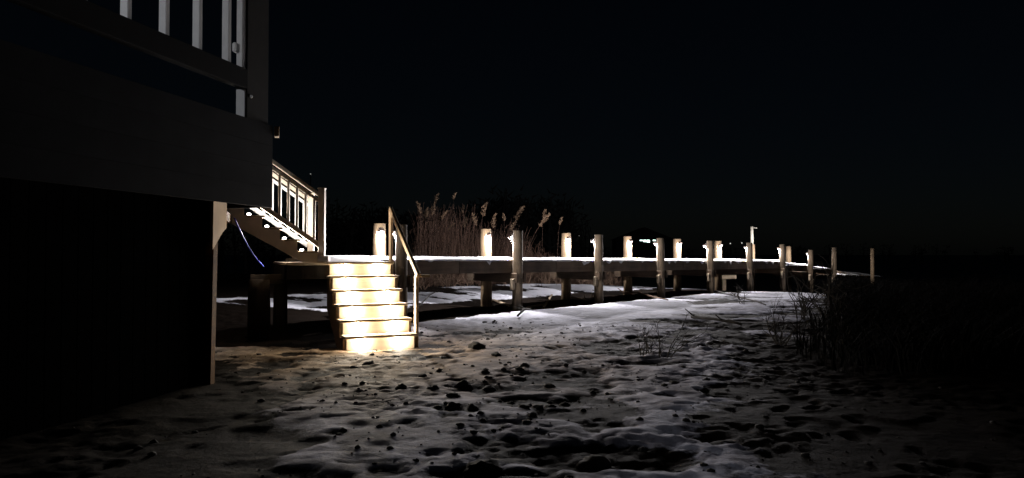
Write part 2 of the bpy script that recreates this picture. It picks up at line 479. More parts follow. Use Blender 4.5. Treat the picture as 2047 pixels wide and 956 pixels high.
_hood = _lens = _plate = None
def post_lamp(face, n, label, watts=None):
    """hooded lamp on a post: face = point on the post surface, n = outward direction"""
    global _hood, _lens, _plate
    e = thing("post_lamp", face, label, "lamp", "lamps on the boardwalk posts")
    if _hood is None:
        bm = bmesh.new()     # half-round hood, wide side down, open below
        prof = [(.062, -.03), (.066, -.015), (.060, .005), (.045, .022), (.02, .032)]
        rings = []
        for r, h in prof:
            rings.append([bm.verts.new((math.sin(a) * r, math.cos(a) * r * 1.25 + .012, h)) for a in [math.pi * (k / 10) - math.pi / 2 for k in range(11)]])
        for a, b in zip(rings[:-1], rings[1:]):
            for k in range(10): bm.faces.new((a[k], a[k + 1], b[k + 1], b[k]))
        bm.faces.new(rings[-1])
        bmesh.ops.solidify(bm, geom=bm.faces[:], thickness=.004)
        _hood = bm_mesh("hood", bm, True); _hood.materials.append(M_HOOD)
        bm = bmesh.new()
        bmesh.ops.create_cone(bm, cap_ends=True, segments=14, radius1=.020, radius2=.026, depth=.055)
        _lens = bm_mesh("glass", bm, True); _lens.materials.append(M_LENS)
        _plate = box_mesh("back_plate", .085, .012, .15, .003); _plate.materials.append(M_HOOD)
    rz = math.atan2(n.y, n.x) - math.pi / 2
    for nm, msh, off in (("hood", _hood, (0, .0, 0)), ("glass", _lens, (0, .046, -.018)), ("back_plate", _plate, (0, .004, -.03))):
        o = bpy.data.objects.new(nm, msh); COL.objects.link(o); o.parent = e
        o.location = Matrix.Rotation(rz, 3, 'Z') @ Vector(off); o.rotation_euler = (0, 0, rz)
    point_light(e, Vector(face) + n * .065 + Vector((0, 0, -.085)), watts or POST_LAMP_W, LAMP_COL, .014)
    return e

# ------------------------------------------------------------------ boardwalk
bwalk = thing("boardwalk", bw(0, .7, 0), "long wooden boardwalk on pilings running from the landing to the water, snow on its deck", "boardwalk")

def piling(name, x, y, z0, z1, r, parent, mat=M_PILE, seed=0, lean=(0, 0)):
    rr = random.Random(seed)
    n, m = 16, 9
    vs, fs = [], []
    for i in range(m):
        f = i / (m - 1); zz = z0 + (z1 - z0) * f
        rad = r * (1.06 - .08 * f)
        if i == m - 1: rad *= .93
        for k in range(n):
            a = 2 * math.pi * k / n
            b = rad * (1 + .02 * math.sin(3 * a + seed) + rr.uniform(-.012, .012))
            vs.append((b * math.cos(a) + lean[0] * f, b * math.sin(a) + lean[1] * f, zz - z0 + (rr.uniform(-.006, .006) if i == m - 1 else 0)))
    # small chamfer ring below the top
    for i in range(m - 1):
        for k in range(n):
            k2 = (k + 1) % n
            fs.append((i * n + k, i * n + k2, (i + 1) * n + k2, (i + 1) * n + k))
    c = len(vs); vs.append((lean[0], lean[1], z1 - z0 + .004))
    for k in range(n): fs.append(((m - 1) * n + k, (m - 1) * n + (k + 1) % n, c))
    me = mesh(name, vs, fs, True)
    return link(name, me, mat, parent, (x, y, z0))

ORD = ["first", "second", "third", "fourth", "fifth", "sixth", "seventh", "eighth", "ninth"]
QF, QB = 0.0, 1.40        # piling rows (deck lies between)
front_t = [-3.05 + SP * k for k in range(9)]; front_t[0] = -3.15
back_t = [-2.45 + SP * k for k in range(8)]; back_t[7] = 19.8; back_t[0] = -2.5
for k, t in enumerate(front_t):
    p = bw(t, QF); top = deck_z(t) + [.60, .60, .605, .60, .595, .60, .60, .56, .60][k]
    if k == 8: top = 1.53
    if k == 7: top = 1.41
    piling("piling", p.x, p.y, float(ground_z(p.x, p.y)) - .45, top, .105, bwalk, M_PILEF, seed=k, lean=(random.uniform(-.02, .02), random.uniform(-.02, .02)))
    if k == 8:  # added lamp, hidden behind the post, to brighten the gangway
        post_lamp(Vector((p.x, p.y, top - .30)) + BD * .104, BD.copy(), "hooded lamp added unseen behind the last tall front post to light the gangway", 480)
    if k < 8:
        n = (BN * 1.0 - BD * (.30 if k < 3 else .5 if k < 7 else -.15)).normalized()
        post_lamp(Vector((p.x, p.y, top - .13)) + n * .104, n, "small hooded lamp on the inner side of the %s front-row post counted from the stairs" % ORD[k])
for k, t in enumerate(back_t):
    p = bw(t, QB); top = deck_z(t) + .685
    if k == 7: top = 1.58
    if k == 6: top = 1.62
    piling("piling", p.x, p.y, float(ground_z(p.x, p.y)) - .45, top, .125 if k < 6 else .11, bwalk, seed=30 + k, lean=(random.uniform(-.02, .02), random.uniform(-.02, .02)))
    if k < 6:
        n = (-BN - BD * .45).normalized()
        post_lamp(Vector((p.x, p.y, top - .125)) + n * .121, n, "glowing hooded lamp facing the deck on the %s back-row post counted from the stairs" % ORD[k])

# far mooring piles along the gangway
for t, q, top, r in ((27.1, -.1, 1.52, .09),):
    p = bw(t, q); piling("piling", p.x, p.y, float(ground_z(p.x, p.y)) - .5, top, r, bwalk, seed=int(t))

# side joists, pile caps, blocks
segs = [(-4.6, -1.6), (-1.6, 1.5), (1.5, 4.55), (4.55, 7.6), (7.6, 10.65), (10.65, 13.7), (13.7, 15.2), (15.2, 18.28), (18.28, 21.3), (21.3, 25.6), (25.6, 29.9)]
for a, b in segs:
    for q, hgt in ((.128, .235), (.70, .19), (1.265, .235)):
        if a >= 21.3: hgt = .14
        za, zb = deck_z(a + .02) - .042 - hgt / 2, deck_z(b - .02) - .042 - hgt / 2
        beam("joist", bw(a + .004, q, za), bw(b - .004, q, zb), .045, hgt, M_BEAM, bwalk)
for t in front_t[:8] + [21.2]:
    zc = deck_z(t) - .042 - .237 - .10
    for s in (-.125, .125):
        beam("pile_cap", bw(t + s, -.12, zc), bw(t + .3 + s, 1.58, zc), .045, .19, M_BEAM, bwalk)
    # pale blocking where the joists meet the post
    box("blocking", bw(t - .17, -.02, zc - .13), (.09, .07, .22), M_BOARD, bwalk, rz=math.atan2(BD.y, BD.x))

# deck boards, each one a piece
bmesh_board = box_mesh("deck_board", 1.19, .138, .038, .004); bmesh_board.materials.append(M_BOARD)
rzB = math.atan2(BN.y, BN.x)
t = -4.55
while t < 29.9:
    if not any(abs(t - x) < .08 for x in (15.25, 18.3, 21.35)):
        o = bpy.data.objects.new("deck_board", bmesh_board); COL.objects.link(o); o.parent = bwalk
        o.location = bw(t, .70 + random.uniform(-.008, .008), deck_z(t) - .019 + random.uniform(-.002, .002)) - bwalk.location
        o.rotation_euler = (random.uniform(-.004, .004), 0, rzB + random.uniform(-.004, .004))
    t += .1455

# snow lying on the deck, drifted against the far side, thin and ragged at the near edge
def snow_strip(t0, t1, q0, q1, h0, h1, seed, patchy=0):
    n = int((t1 - t0) / .05); m = 9; vs = []; fs = []
    ts = np.linspace(t0, t1, n)
    lip = (fbm(ts * 3 + seed, ts * 0 + seed, 4) - .5)
    drip = np.clip(fbm(ts * 5.5 + seed * 3, ts * 0 + 4, 3) - .60, 0, 1)
    for i, tt in enumerate(ts):
        zd = deck_z(min(tt, t1 - .03) if t1 in (15.2, 18.25, 21.3) else tt)
        row = [(q0 - .012 + lip[i] * .05, -.028 - drip[i] * .35 - .01 * (lip[i] + .5)), (q0 - .02 + lip[i] * .05, -.002)]
        for j in range(m):
            f = j / (m - 1)
            hh = h0 + (h1 - h0) * f + .022 * float(fbm(np.array(tt * 2.2 + seed), np.array(f * 3.0), 3) - .5)
            if j == 0: hh = h0 * .6
            row.append((q0 + .02 + lip[i] * .04 + (q1 - q0 - .03) * f, hh))
        row.append((q1, -.01))
        for q, h in row:
            vs.append(bw(tt, q, zd + h))
    c = m + 3
    for i in range(n - 1):
        for j in range(c - 1): fs.append((i * c + j, (i + 1) * c + j, (i + 1) * c + j + 1, i * c + j + 1))
    return link("snow_cover", mesh("snow_cover", vs, fs, True), M_SNOW, bwalk)
snow_strip(-4.4, 15.2, .105, 1.285, .016, .055, 1)
snow_strip(15.32, 18.25, .105, 1.285, .016, .11, 2)
snow_strip(18.38, 21.3, .105, 1.285, .016, .12, 3)
snow_strip(21.45, 25.7, .11, 1.27, .012, .19, 5)
snow_strip(26.4, 27.0, .11, 1.27, .012, .19, 6)
snow_strip(27.4, 29.8, .11, 1.27, .012, .19, 7)

# pale pole with a side arm on the seventh back post
p = bw(back_t[6], QB - .02)
pz = 1.612
e = thing("marker_pole", (p.x - .02, p.y, pz), "pale upright pole with a short side arm above the far end of the boardwalk", "pole")
v, f = tube_geo([(0, 0, 0), (.003, 0, .35), (.0, 0, .70)], .055, 12)
link("pole", mesh("pole", v, f, True), M_PALE, e, e.location)
v, f = tube_geo([(.04, 0, .655), (.2, .0, .645)], .012, 8)
link("arm", mesh("arm", v, f, True), M_PALE, e, e.location)

# low bench-like table under the step-down of the boardwalk
tb = bw(17.9, 3.4); tbz = surf(tb.x, tb.y)
e = thing("float_stand", (tb.x, tb.y, tbz), "pale single-legged wooden stand on the bank behind the stepped end of the boardwalk", "stand")
box("top", (tb.x + .05, tb.y, tbz + .62), (.75, .35, .16), M_SCRAP, e, rz=.4)
box("leg", (tb.x - .05, tb.y, tbz + .25), (.11, .11, .62), M_SCRAP, e, rz=.4)

# ------------------------------------------------------------------ landing at the head of the stairs
def st(u, v, z=0):
    p = ST0 + SU * u + SV * v; p.z = z; return p
LV0 = 5 * RUN
landing = thing("landing", st(-.2, LV0 + .8, 0), "snow-dusted wooden landing joining the yard stairs, the house steps and the boardwalk", "platform")
rzS = math.atan2(SU.y, SU.x)
LU0, LU1, LVD = -.62, .93, 1.55
nb = 12
for k in range(nb):
    w = LVD / nb
    box("deck_board", st((LU0 + LU1) / 2, LV0 + (k + .5) * w, LAND_Z - .019), (LU1 - LU0, w - .006, .038), M_BOARD, landing, rz=rzS, bev=.004)
for vv, hh in ((.03, .20), (LVD / 2, .18), (LVD - .03, .20)):
    beam("joist", st(LU0 + .02, LV0 + vv, LAND_Z - .042 - hh / 2), st(LU1 - .05, LV0 + vv, LAND_Z - .042 - hh / 2), .045, hh, M_SHADEP, landing)
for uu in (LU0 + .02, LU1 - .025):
    beam("rim_joist", st(uu, LV0 + .058, LAND_Z - .043 - .10), st(uu, LV0 + LVD - .058, LAND_Z - .043 - .10), .04, .198, M_SHADEP, landing)
for uu, vv, r in ((-.92, .45, .155), (LU1 - .13, .5, .10), (-.50, 1.6, .11), (LU1 - .13, 1.62, .10)):
    p = st(uu, LV0 + vv); piling("piling", p.x, p.y, -.4, LAND_Z - .245, r, landing, M_SHADEP, seed=int(uu * 50 + vv * 9))
beam("girder", st(-1.05, LV0 + .45, LAND_Z - .245 - .0), st(.8, LV0 + .45, LAND_Z - .245), .09, .14, M_SHADEP, landing)
# thin trodden snow on the landing
vs, fs = [], []
na, nbq = 46, 26
for i in range(na):
    for j in range(nbq):
        u = .0 + (LU1 - .02) * i / (na - 1) - .05; v_ = LV0 + .10 + (LVD - .1) * j / (nbq - 1)
        h = .004 + .055 * (j / (nbq - 1)) + .02 * float(fbm(np.array(u * 4), np.array(v_ * 4), 3) - .5)
        if i in (0, na - 1) or j == 0: h = -.004
        vs.append(st(u, v_, LAND_Z + h))
for i in range(na - 1):
    for j in range(nbq - 1): fs.append((i * nbq + j, (i + 1) * nbq + j, (i + 1) * nbq + j + 1, i * nbq + j + 1))
link("snow_cover", mesh("snow_cover", vs, fs, True), M_SNOW, landing)

# ------------------------------------------------------------------ yard stairs
stairs = thing("yard_stairs", st(SW / 2, .3, 0), "tan wooden stairs with lights under every tread, climbing from the snow to the landing", "stairs")
puck = None
for k in range(6):
    z0, z1 = k * RISE, (k + 1) * RISE
    v0 = k * RUN
    bot = z0 - (.12 if k == 0 else 0) + (0 if k == 0 else .001)
    top = z1 - .034
    r = box("riser", st(SW / 2, v0 + .011, (bot + top) / 2), (SW, .022, top - bot), M_STAIR, stairs, rz=rzS, bev=.003)
    skew = random.uniform(-.008, .008)
    if k < 5:
        t_ = box("tread", st(SW / 2 + random.uniform(-.006, .006), v0 + RUN / 2 - .022, z1 - .016), (SW + .075, RUN + .038, .032), M_STAIR, stairs, rz=rzS + skew, bev=.006)
    else:
        t_ = box("tread", st(SW / 2, v0 + .018, z1 - .011), (SW + .075, .12, .034), M_STAIR, stairs, rz=rzS, bev=.006)
    if puck is None:
        bm = bmesh.new(); bmesh.ops.create_cone(bm, cap_ends=True, segments=12, radius1=.013, radius2=.014, depth=.010)
        puck = bm_mesh("step_light", bm); puck.materials.append(M_PUCK)
        bm = bmesh.new(); bmesh.ops.create_cone(bm, cap_ends=True, segments=8, radius1=.007, radius2=.005, depth=.005)
        screw = bm_mesh("screw", bm); screw.materials.append(M_SCREW)
    for s in (.20, .70):
        c = st(SW * s / .9, v0 - .020, z1 - .0385)
        o = bpy.data.objects.new("step_light", puck); COL.objects.link(o); o.parent = stairs; o.location = c - stairs.location
        point_light(stairs, c + Vector((0, 0, -.020)), STEP_LAMP_W, STEP_COL, .010, "step_bulb")
        if k == 0:
            o = bpy.data.objects.new("screw", screw); COL.objects.link(o); o.parent = r
            o.location = Vector((SW * (s + .03) - SW / 2, -.012, -.02)); o.rotation_euler = (R(90), 0, 0)
# side stringers (sawtooth under the treads)
for u in (-.0002 - .038, SW + .0002):
    pts = [(.03, -.12), (.03, RISE - .036)]
    for k in range(1, 5):
        pts += [(k * RUN + .03, k * RISE - .036), (k * RUN + .03, (k + 1) * RISE - .036)]
    pts += [(5 * RUN - .012, 5 * RISE - .036), (5 * RUN - .012, 4 * RISE - .28), (.28, -.12)]
    prism("stringer", pts, st(u, 0, 0), SV, Vector((0, 0, 1)), SU, .038, M_STRW, stairs)
# handrail on the right: two flat posts and a sloping board with a short level end
h0 = st(SW + .062, .10, RISE - .04); 
hb = st(SW + .062, .10, .98); ht = st(SW + .062, 4.75 * RUN, 1.93)
beam("handrail_post", st(SW + .062, .12, -.1), st(SW + .062, .12, .965), .04, .09, M_RAILW, stairs, up=SV)
beam("handrail_post", st(SW + .052, 1.45, .70), st(SW + .052, 1.45, 1.905), .04, .12, M_RAILW, stairs, up=SV)
beam("handrail", st(SW + .062, .02, .955), st(SW + .052, 1.49, 1.945), .045, .075, M_RAILW, stairs)
beam("handrail_end", st(SW + .09, .03, .955), st(SW + .22, .05, .957), .075, .036, M_RAILW, stairs)

# ------------------------------------------------------------------ steps from the house deck down to the landing
HS0 = Vector((-2.785, 10.42, LAND_Z))
SA = -SU      # climbing direction
SB = SV.copy()       # across, away from the viewer
RS, RN = .165, .238
def hs(a, b, z): 
    v = HS0 + SA * a + SB * b; v.z = LAND_Z + z; return v
hst = thing("house_steps", hs(.5, .5, 0), "taupe painted steps with baluster railings leading up from the landing to the house deck", "stairs")
NST = 9; WID = 1.05
pts = [(-.02, .0)]
for k in range(NST):
    pts += [(.05 + k * RN, (k) * RS + (.0 if k == 0 else 0)), (.05 + k * RN, (k + 1) * RS - .03)] if k else [(-.02, RS - .03)]
pts += [(NST * RN, NST * RS - .03)]
for b, tail in ((0, [(NST * RN, NST * RS - .40), (.20, -.002)]), (WID - .045, [(NST * RN, NST * RS - .24), (.10, .03)])):
    prism("stringer", pts + tail, hs(0, b, 0), SA, Vector((0, 0, 1)), SB, .045, M_GREYP, hst)
puckw = None
for k in range(NST):
    beam("tread", hs(.02 + k * RN + RN / 2, -.02, (k + 1) * RS - .014), hs(.02 + k * RN + RN / 2, WID + .02, (k + 1) * RS - .014), RN + .0, .028, M_BOARD, hst)
    if puckw is None:
        bm = bmesh.new(); bmesh.ops.create_uvsphere(bm, u_segments=10, v_segments=6, radius=.024)
        bmesh.ops.scale(bm, vec=(1.2, 1, .75), verts=bm.verts)
        puckw = bm_mesh("step_light", bm, True); puckw.materials.append(M_PUCKW)
    if k < 5:
        c = hs(.045 + (k + 1) * RN - .06, .035, (k + 1) * RS + .016)
        o = bpy.data.objects.new("step_light", puckw); COL.objects.link(o); o.parent = hst; o.location = c - hst.location
        point_light(hst, c + SB * .06 + Vector((0, 0, .03)), 26, (1, .93, .86), .012, "step_bulb")
sl = RS / RN
for b in (.02, WID - .02):
    beam("newel_post", hs(-.055, b, -.0), hs(-.055, b, 1.06), .09, .09, M_GREYP, hst, up=(0, 1, 0))
    box("newel_cap", hs(-.055, b, 1.068), (.105, .105, .018), M_GREYP, hst)
    box("newel_foot", hs(-.085, b - .0, .05), (.16, .13, .09), M_WHITE, hst, bev=.015)
    L = 1.16
    beam("top_rail", hs(-.01, b, .98), hs(L, b, .98 + sl * (L + .01)), .075, .05, M_GREYP, hst)
    beam("sub_rail", hs(-.01, b, .885), hs(L, b, .885 + sl * (L + .01)), .035, .045, M_GREYP if b < .5 else M_WHITE, hst)  # far rails and balusters go white: lamplight painted into their colour
    beam("bottom_rail", hs(-.01, b, .255), hs(L, b, .255 + sl * (L + .01)), .04, .07, M_GREYP if b < .5 else M_WHITE, hst)
    beam("newel_post", hs(L + .045, b, sl * L + .02), hs(L + .045, b, 1.06 + sl * L), .09, .09, M_GREYP, hst, up=(0, 1, 0))
    a = .055
    while a < 1.1:
        beam("baluster", hs(a, b, .285 + sl * a), hs(a, b, .87 + sl * a), .034, .034, M_GREYP if b < .5 else M_WHITE, hst, up=(0, 1, 0))
        a += .119

# ------------------------------------------------------------------ house deck
def hk(t, i, z):
    """t back from the corner along the long face, i inward"""
    v = HC - HD * t + HI * i; v.z = z; return v
hd = thing("house_deck", hk(1.0, .3, 0), "charcoal raised house deck with tall skirt and white balusters, overhanging the yard at left", "deck")
rzH = math.atan2(HD.y, HD.x)
ZB, ZT = 1.75, 2.64
LF = 7.6
# skirt: long boards, one above the other
nbd = 4; hb_ = (ZT - ZB) / nbd
for k in range(nbd):
    zc = ZB + (k + .5) * hb_
    beam("skirt_board", hk(LF, .02, zc), hk(0, .02, zc), .03, hb_ - .001, M_CHAR, hd, bev=.001)
    beam("skirt_board", hk(.02, .037, zc), hk(.02, 2.03, zc), .03, hb_ - .001, M_CHAR, hd, bev=.001)
De = hk(0, 2.05, 0); Dn = hs(NST * RN + .02, -.05, 0); Df = hs(NST * RN + .02, WID + .1, 0)
for k in range(nbd):
    zc = ZB + (k + .5) * hb_
    beam("skirt_board", (De.x, De.y + .02, zc), (Dn.x, Dn.y - .02, zc), .03, hb_ - .001, M_CHAR, hd, bev=.001)
    beam("skirt_board", (Dn.x, Dn.y, zc), (Df.x, Df.y, zc), .03, hb_ - .001, M_CHAR, hd, bev=.001)
# floor and soffit
fl = [hk(LF, .04, 0), hk(.04, .04, 0), hk(.04, 2.03, 0), Vector((Dn.x - .03, Dn.y, 0)), Vector((Df.x - .03, Df.y, 0)), Vector((-9.5, 11.6, 0)), Vector((-11, .5, 0))]
vs = [(p.x, p.y, ZT - .03) for p in fl] + [(p.x, p.y, ZB + .06) for p in fl]
n6 = len(fl); fs = [tuple(range(n6)), tuple(range(2 * n6 - 1, n6 - 1, -1))] + [(i, n6 + i, n6 + (i + 1) % n6, (i + 1) % n6) for i in range(n6)]
link("floor", mesh("floor", vs, fs), M_CHAR, hd)
# railing
RZ = 3.045
beam("bottom_rail", hk(LF, .07, RZ), hk(.45, .07, RZ), .09, .20, M_RAILC, hd)
beam("top_rail", hk(LF, .07, 4.02), hk(.45, .07, 4.02), .12, .06, M_RAILC, hd)
t = .715
while t < LF - .2:
    beam("baluster", hk(t, .09, RZ + .09), hk(t, .09, 3.99), .075, .05, M_WHITE, hd, up=HD)
    t += .45
# corner post with its white trim and foot
beam("corner_post", hk(.24, .10, ZT + .002), hk(.24, .10, 4.15), .13, .40, M_POSTG, hd, up=HD)
beam("post_trim", hk(.452, .10, RZ + .102), hk(.452, .10, 4.0), .10, .018, M_WHITE, hd, up=HD)
beam("post_foot", hk(.452, .10, ZT + .01), hk(.452, .10, RZ - .102), .10, .02, M_WHITE, hd, up=HD)
box("rail_bracket", hk(.49, .14, RZ + .32), (.07, .05, .10), M_WHITE, hd, rz=rzH, bev=.015)
bm = bmesh.new(); bmesh.ops.create_uvsphere(bm, u_segments=10, v_segments=8, radius=.018)
link("bolt_cap", bm_mesh("bolt_cap", bm, True), M_WHITE, hd, hk(.38, .028, ZT + .24))
box("joist_end", Vector((HC.x + .004, HC.y + .11, ZT - .05)), (.05, .12, .11), M_BRACK, hd, rz=.3)
# supporting post and its gusset board
gz = surf(-2.96, 6.98)
beam("support_post", (-2.935, 7.03, -.3), (-2.905, 7.03, ZB + .05), .08, .105, M_POSTW, hd, up=(0, 1, 0))
prism("gusset", [(-.16, .0), (.16, .0), (.16, -.28), (.06, -.33), (-.17, -.50)], (-2.868, 7.05, ZB + .04), Vector((0, 1, 0)), Vector((0, 0, 1)), Vector((1, 0, 0)), .03, M_BRACK, hd)
beam("ledger", (-2.98, 7.1, ZB - .02), (-3.9, 10.0, ZB - .02), .06, .13, M_POSTW, hd)
# skirting below the deck, vertical boards running back from the support post
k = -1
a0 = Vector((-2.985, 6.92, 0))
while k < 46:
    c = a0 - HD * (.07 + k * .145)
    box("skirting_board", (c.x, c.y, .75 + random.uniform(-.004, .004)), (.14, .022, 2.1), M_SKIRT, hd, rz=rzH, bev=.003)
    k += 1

# small lamp standing on the house deck, lighting the near sides of the balusters
bl = hk(6.2, 1.15, ZT - .03)
e = thing("deck_lamp", bl, "low bollard lamp standing on the house deck behind the white balusters", "lamp")
v, f = tube_geo([(0, 0, 0), (0, 0, .62)], .05, 12); link("stem", mesh("stem", v, f, True), M_HOOD, e, bl)
v, f = tube_geo([(0, 0, .625), (0, 0, .70)], .045, 12); link("glass", mesh("glass", v, f, True), M_LENS, e, bl)
v, f = tube_geo([(0, 0, .86), (0, 0, .88)], [.075, .06], 12); link("cap", mesh("cap", v, f, True), M_HOOD, e, bl)
point_light(e, bl + Vector((0, 0, .78)), 150, (.93, .95, 1), .04)

# blue cord hanging under the deck
c0, c1 = at(468, 436, 9.0), at(527, 533, 10.3)
pts = []
for i in range(17):
    f_ = i / 16; p = c0.lerp(c1, f_); p.z -= .07 * math.sin(math.pi * f_); pts.append(p)
v, f = tube_geo(pts, .011, 8)
o = link("hanging_cord", mesh("hanging_cord", v, f, True), M_CORD); tag(o, "thin blue cord hanging from under the house deck down to the landing", "cord")

# ------------------------------------------------------------------ reeds
def reed_geo(h, lean, rnd, plume=True, leaves=5, sc=1.0):
    """stalk, leaf and plume geometry for one reed; lean = horizontal offset of the tip"""
    pts = []
    for i in range(8):
        f_ = i / 7; b = f_ ** 2.2
        pts.append((lean[0] * b, lean[1] * b, h * f_ - .12 * h * b * min(1, math.hypot(*lean) / h)))
    sv, sf = tube_geo(pts, [.008 * sc * (1 - .6 * i / 7) for i in range(8)], 4)
    lv, lf = [], []
    for k in range(leaves):
        f_ = rnd.uniform(.2, .92); i = int(f_ * 7); p = Vector(pts[i]).lerp(Vector(pts[min(i + 1, 7)]), f_ * 7 - i)
        a = rnd.uniform(0, 6.28); L = rnd.uniform(.25, .5) * sc; d = Vector((math.cos(a), math.sin(a), 0)); s = Vector((-d.y, d.x, .3)) * .011 * sc
        b0 = len(lv)
        for j in range(4):
            g_ = j / 3; q = p + d * (L * g_ * .75) + Vector((0, 0, L * (.75 * g_ - 1.0 * g_ * g_)))
            w_ = (1 - g_) ** .6
            lv += [tuple(q + s * w_), tuple(q - s * w_)]
        for j in range(3): lf.append((b0 + 2 * j, b0 + 2 * j + 1, b0 + 2 * j + 3, b0 + 2 * j + 2))
    pv, pf = [], []
    if plume:
        tip = Vector(pts[-1]); dr = (Vector(pts[-1]) - Vector(pts[-2])).normalized()
        side = Vector((lean[0], lean[1], 0)); side = side.normalized() if side.length > .05 else Vector((rnd.uniform(-1, 1), .3, 0)).normalized()
        L = .40 * sc
        for k in range(110):
            f_ = rnd.random(); c = tip - dr * .06 + dr * (L * f_) + side * (.07 * f_ * f_) - Vector((0, 0, .03 * f_ * f_))
            w_ = .06 * sc * math.sin(math.pi * (.12 + .85 * f_)) 
            off = Vector((rnd.gauss(0, .5), rnd.gauss(0, .5), rnd.gauss(0, .3))) * w_
            c = c + off; dd = (dr * .6 + side * rnd.uniform(0, .6) + off.normalized() * .5 + Vector((0, 0, -.15))).normalized()
            ln = rnd.uniform(.03, .07) * sc; s = dd.cross(Vector((rnd.uniform(-1, 1), rnd.uniform(-1, 1), rnd.uniform(-1, 1)))).normalized() * .009 * sc
            b0 = len(pv); pv += [tuple(c - s), tuple(c + s), tuple(c + dd * ln * .6 + s * .8), tuple(c + dd * ln)]
            pf += [(b0, b0 + 1, b0 + 2, b0 + 3)]
    return sv, sf, lv, lf, pv, pf

def reed(px, py, Y, lean, label, sc=1.0, plume=True):
    sc *= random.uniform(.62, .98)
    tip = at(px, py, Y)
    bx, by = tip.x - lean[0], tip.y - lean[1]
    gz = surf(bx, by) - .05
    h = (tip.z - gz) / (1 - .12 * min(1, math.hypot(*lean) / 2.8)) - .15
    e = thing("reed", (bx, by, gz), label, "reed", "tall plumed reeds behind the boardwalk")
    sv, sf, lv, lf, pv, pf = reed_geo(h, lean, random.Random(int(px * 7 + py)), plume, 6, sc)
    link("stalk", mesh("stalk", sv, sf, True), M_REED, e, e.location)
    link("leaves", mesh("leaves", lv, lf), M_LEAF, e, e.location)
    if pv: link("plume", mesh("plume", pv, pf), M_PLUME, e, e.location)

REEDS = [
    (870, 392, 20.4, (.10, 0), "reed with a tall ragged plume, highest of the left-hand clump", 1.25),
    (864, 415, 20.0, (.06, .1), "reed whose plume stands just under the highest plume of the left clump", 1.1),
    (840, 412, 20.3, (-.08, 0), "leftmost plumed reed of the bed, upright and dull pink", 1.1),
    (852, 420, 20.0, (.02, .1), "short reed with a thick reddish plume between the two left-hand tall ones", 1.1),
    (884, 424, 20.2, (.30, 0), "grey reed bending right beside the highest plume", 1.0),
    (907, 384, 20.8, (0, 0), "single very straight thin reed with a small pale tip, tallest of all", .7),
    (924, 412, 20.5, (.04, 0), "reed with a slim pale upright plume right of the thin straight reed", .9),
    (898, 444, 20.2, (.40, -.1), "low reed with a small plume bent right under the thin straight reed", .9),
    (928, 440, 20.4, (.0, 0), "short faint reed below the slim pale plume", .8),
    (965, 418, 21.0, (.12, 0), "dim reed with a fluffy plume above the second back-row lamp post", 1.1),
    (952, 436, 20.8, (-.10, 0), "broad-plumed dim reed just left of the second back-row lamp post", 1.1),
    (985, 440, 21.2, (.02, 0), "reed with a dark drooping plume straight above the second back-row lamp post", 1.1),
    (1008, 427, 21.6, (-.03, .1), "thin faint reed between the second back-row lamp post and the bent bright plume", .8),
    (1032, 426, 21.4, (.34, 0), "reed with a large bright plume hooked to the right above the dark front post", 1.3),
    (1022, 446, 21.2, (.22, 0), "reed with a lower bright plume just under the hooked one", 1.1),
    (1080, 438, 22.2, (.55, 0), "reed leaning far right with a big bright feathery plume", 1.3),
    (1086, 420, 22.4, (.05, 0), "slender grey reed tip rising over the far-leaning plume", .8),
    (1119, 436, 22.8, (.10, 0), "last reed on the right with a tiny pale plume", .7),
]
for a in REEDS: reed(*a)

# the mass of stalks
def reed_bed(name, n, region, hr, label, mat_s, seed, leaves, sc):
    rnd = random.Random(seed); V_, F_ = [], []
    for _ in range(n):
        t = rnd.uniform(*region[0]); q = region[1] + abs(rnd.gauss(0, region[2])); p = bw(t, q)
        if (p.x / p.y) * F + 1023 < 832 + rnd.uniform(-12, 14): continue
        fall = max(.28, 1 - max(0, (t - 5.0) / 7.0)) if hr[1] > 1 else 1
        h = rnd.uniform(*hr) * fall * (.75 + .5 * float(fbm(np.array(t * 1.1), np.array(q), 2)))
        lean = (rnd.gauss(.05, .18) * h * .6, rnd.gauss(0, .15) * h * .6)
        sv, sf, lv, lf, _, _ = reed_geo(h, lean, rnd, False, leaves, sc)
        g_ = surf(p.x, p.y) - .04
        for vv, ff in ((sv, sf), (lv, lf)):
            b0 = len(V_); V_ += [(x + p.x, y + p.y, zz + g_) for x, y, zz in vv]; F_ += [tuple(b0 + i for i in f_) for f_ in ff]
    o = link(name, mesh(name, V_, F_), mat_s); tag(o, label, "reeds", kind="stuff"); return o
reed_bed("reed_bed", 1700, ((1.5, 13), 5.5, 1.3), (1.3, 2.5), "mass of dry brown reed stalks standing behind the boardwalk", M_REED, 3, 5, 1.0)

def twig_geo(rnd, h, spread, n, V_, F_, org=(0, 0, 0), r0=.012, depth=3):
    def grow(p, d, L, r, lv):
        q = [p]
        for i in range(3):
            d = (d + Vector((rnd.gauss(0, .16), rnd.gauss(0, .16), rnd.gauss(0, .10)))).normalized()
            q.append(q[-1] + d * (L / 3))
        tube_geo(q, [r, r * .85, r * .7, r * .5], 3 if lv else 5, V_, F_, False)
        if lv < depth:
            for k in range(rnd.randint(2, 3)):
                i = rnd.randint(1, 3)
                nd = (d + Vector((rnd.gauss(0, .6), rnd.gauss(0, .6), rnd.gauss(.1, .4)))).normalized()
                grow(q[i], nd, L * rnd.uniform(.5, .75), r * .6, lv + 1)
    for k in range(n):
        a = rnd.uniform(0, 6.28); s = spread * rnd.uniform(.2, 1)
        grow(Vector(org) + Vector((rnd.gauss(0, .05), rnd.gauss(0, .05), -.04)), Vector((math.cos(a) * s, math.sin(a) * s, 1)).normalized(), h * rnd.uniform(.4, .6), r0, 0)

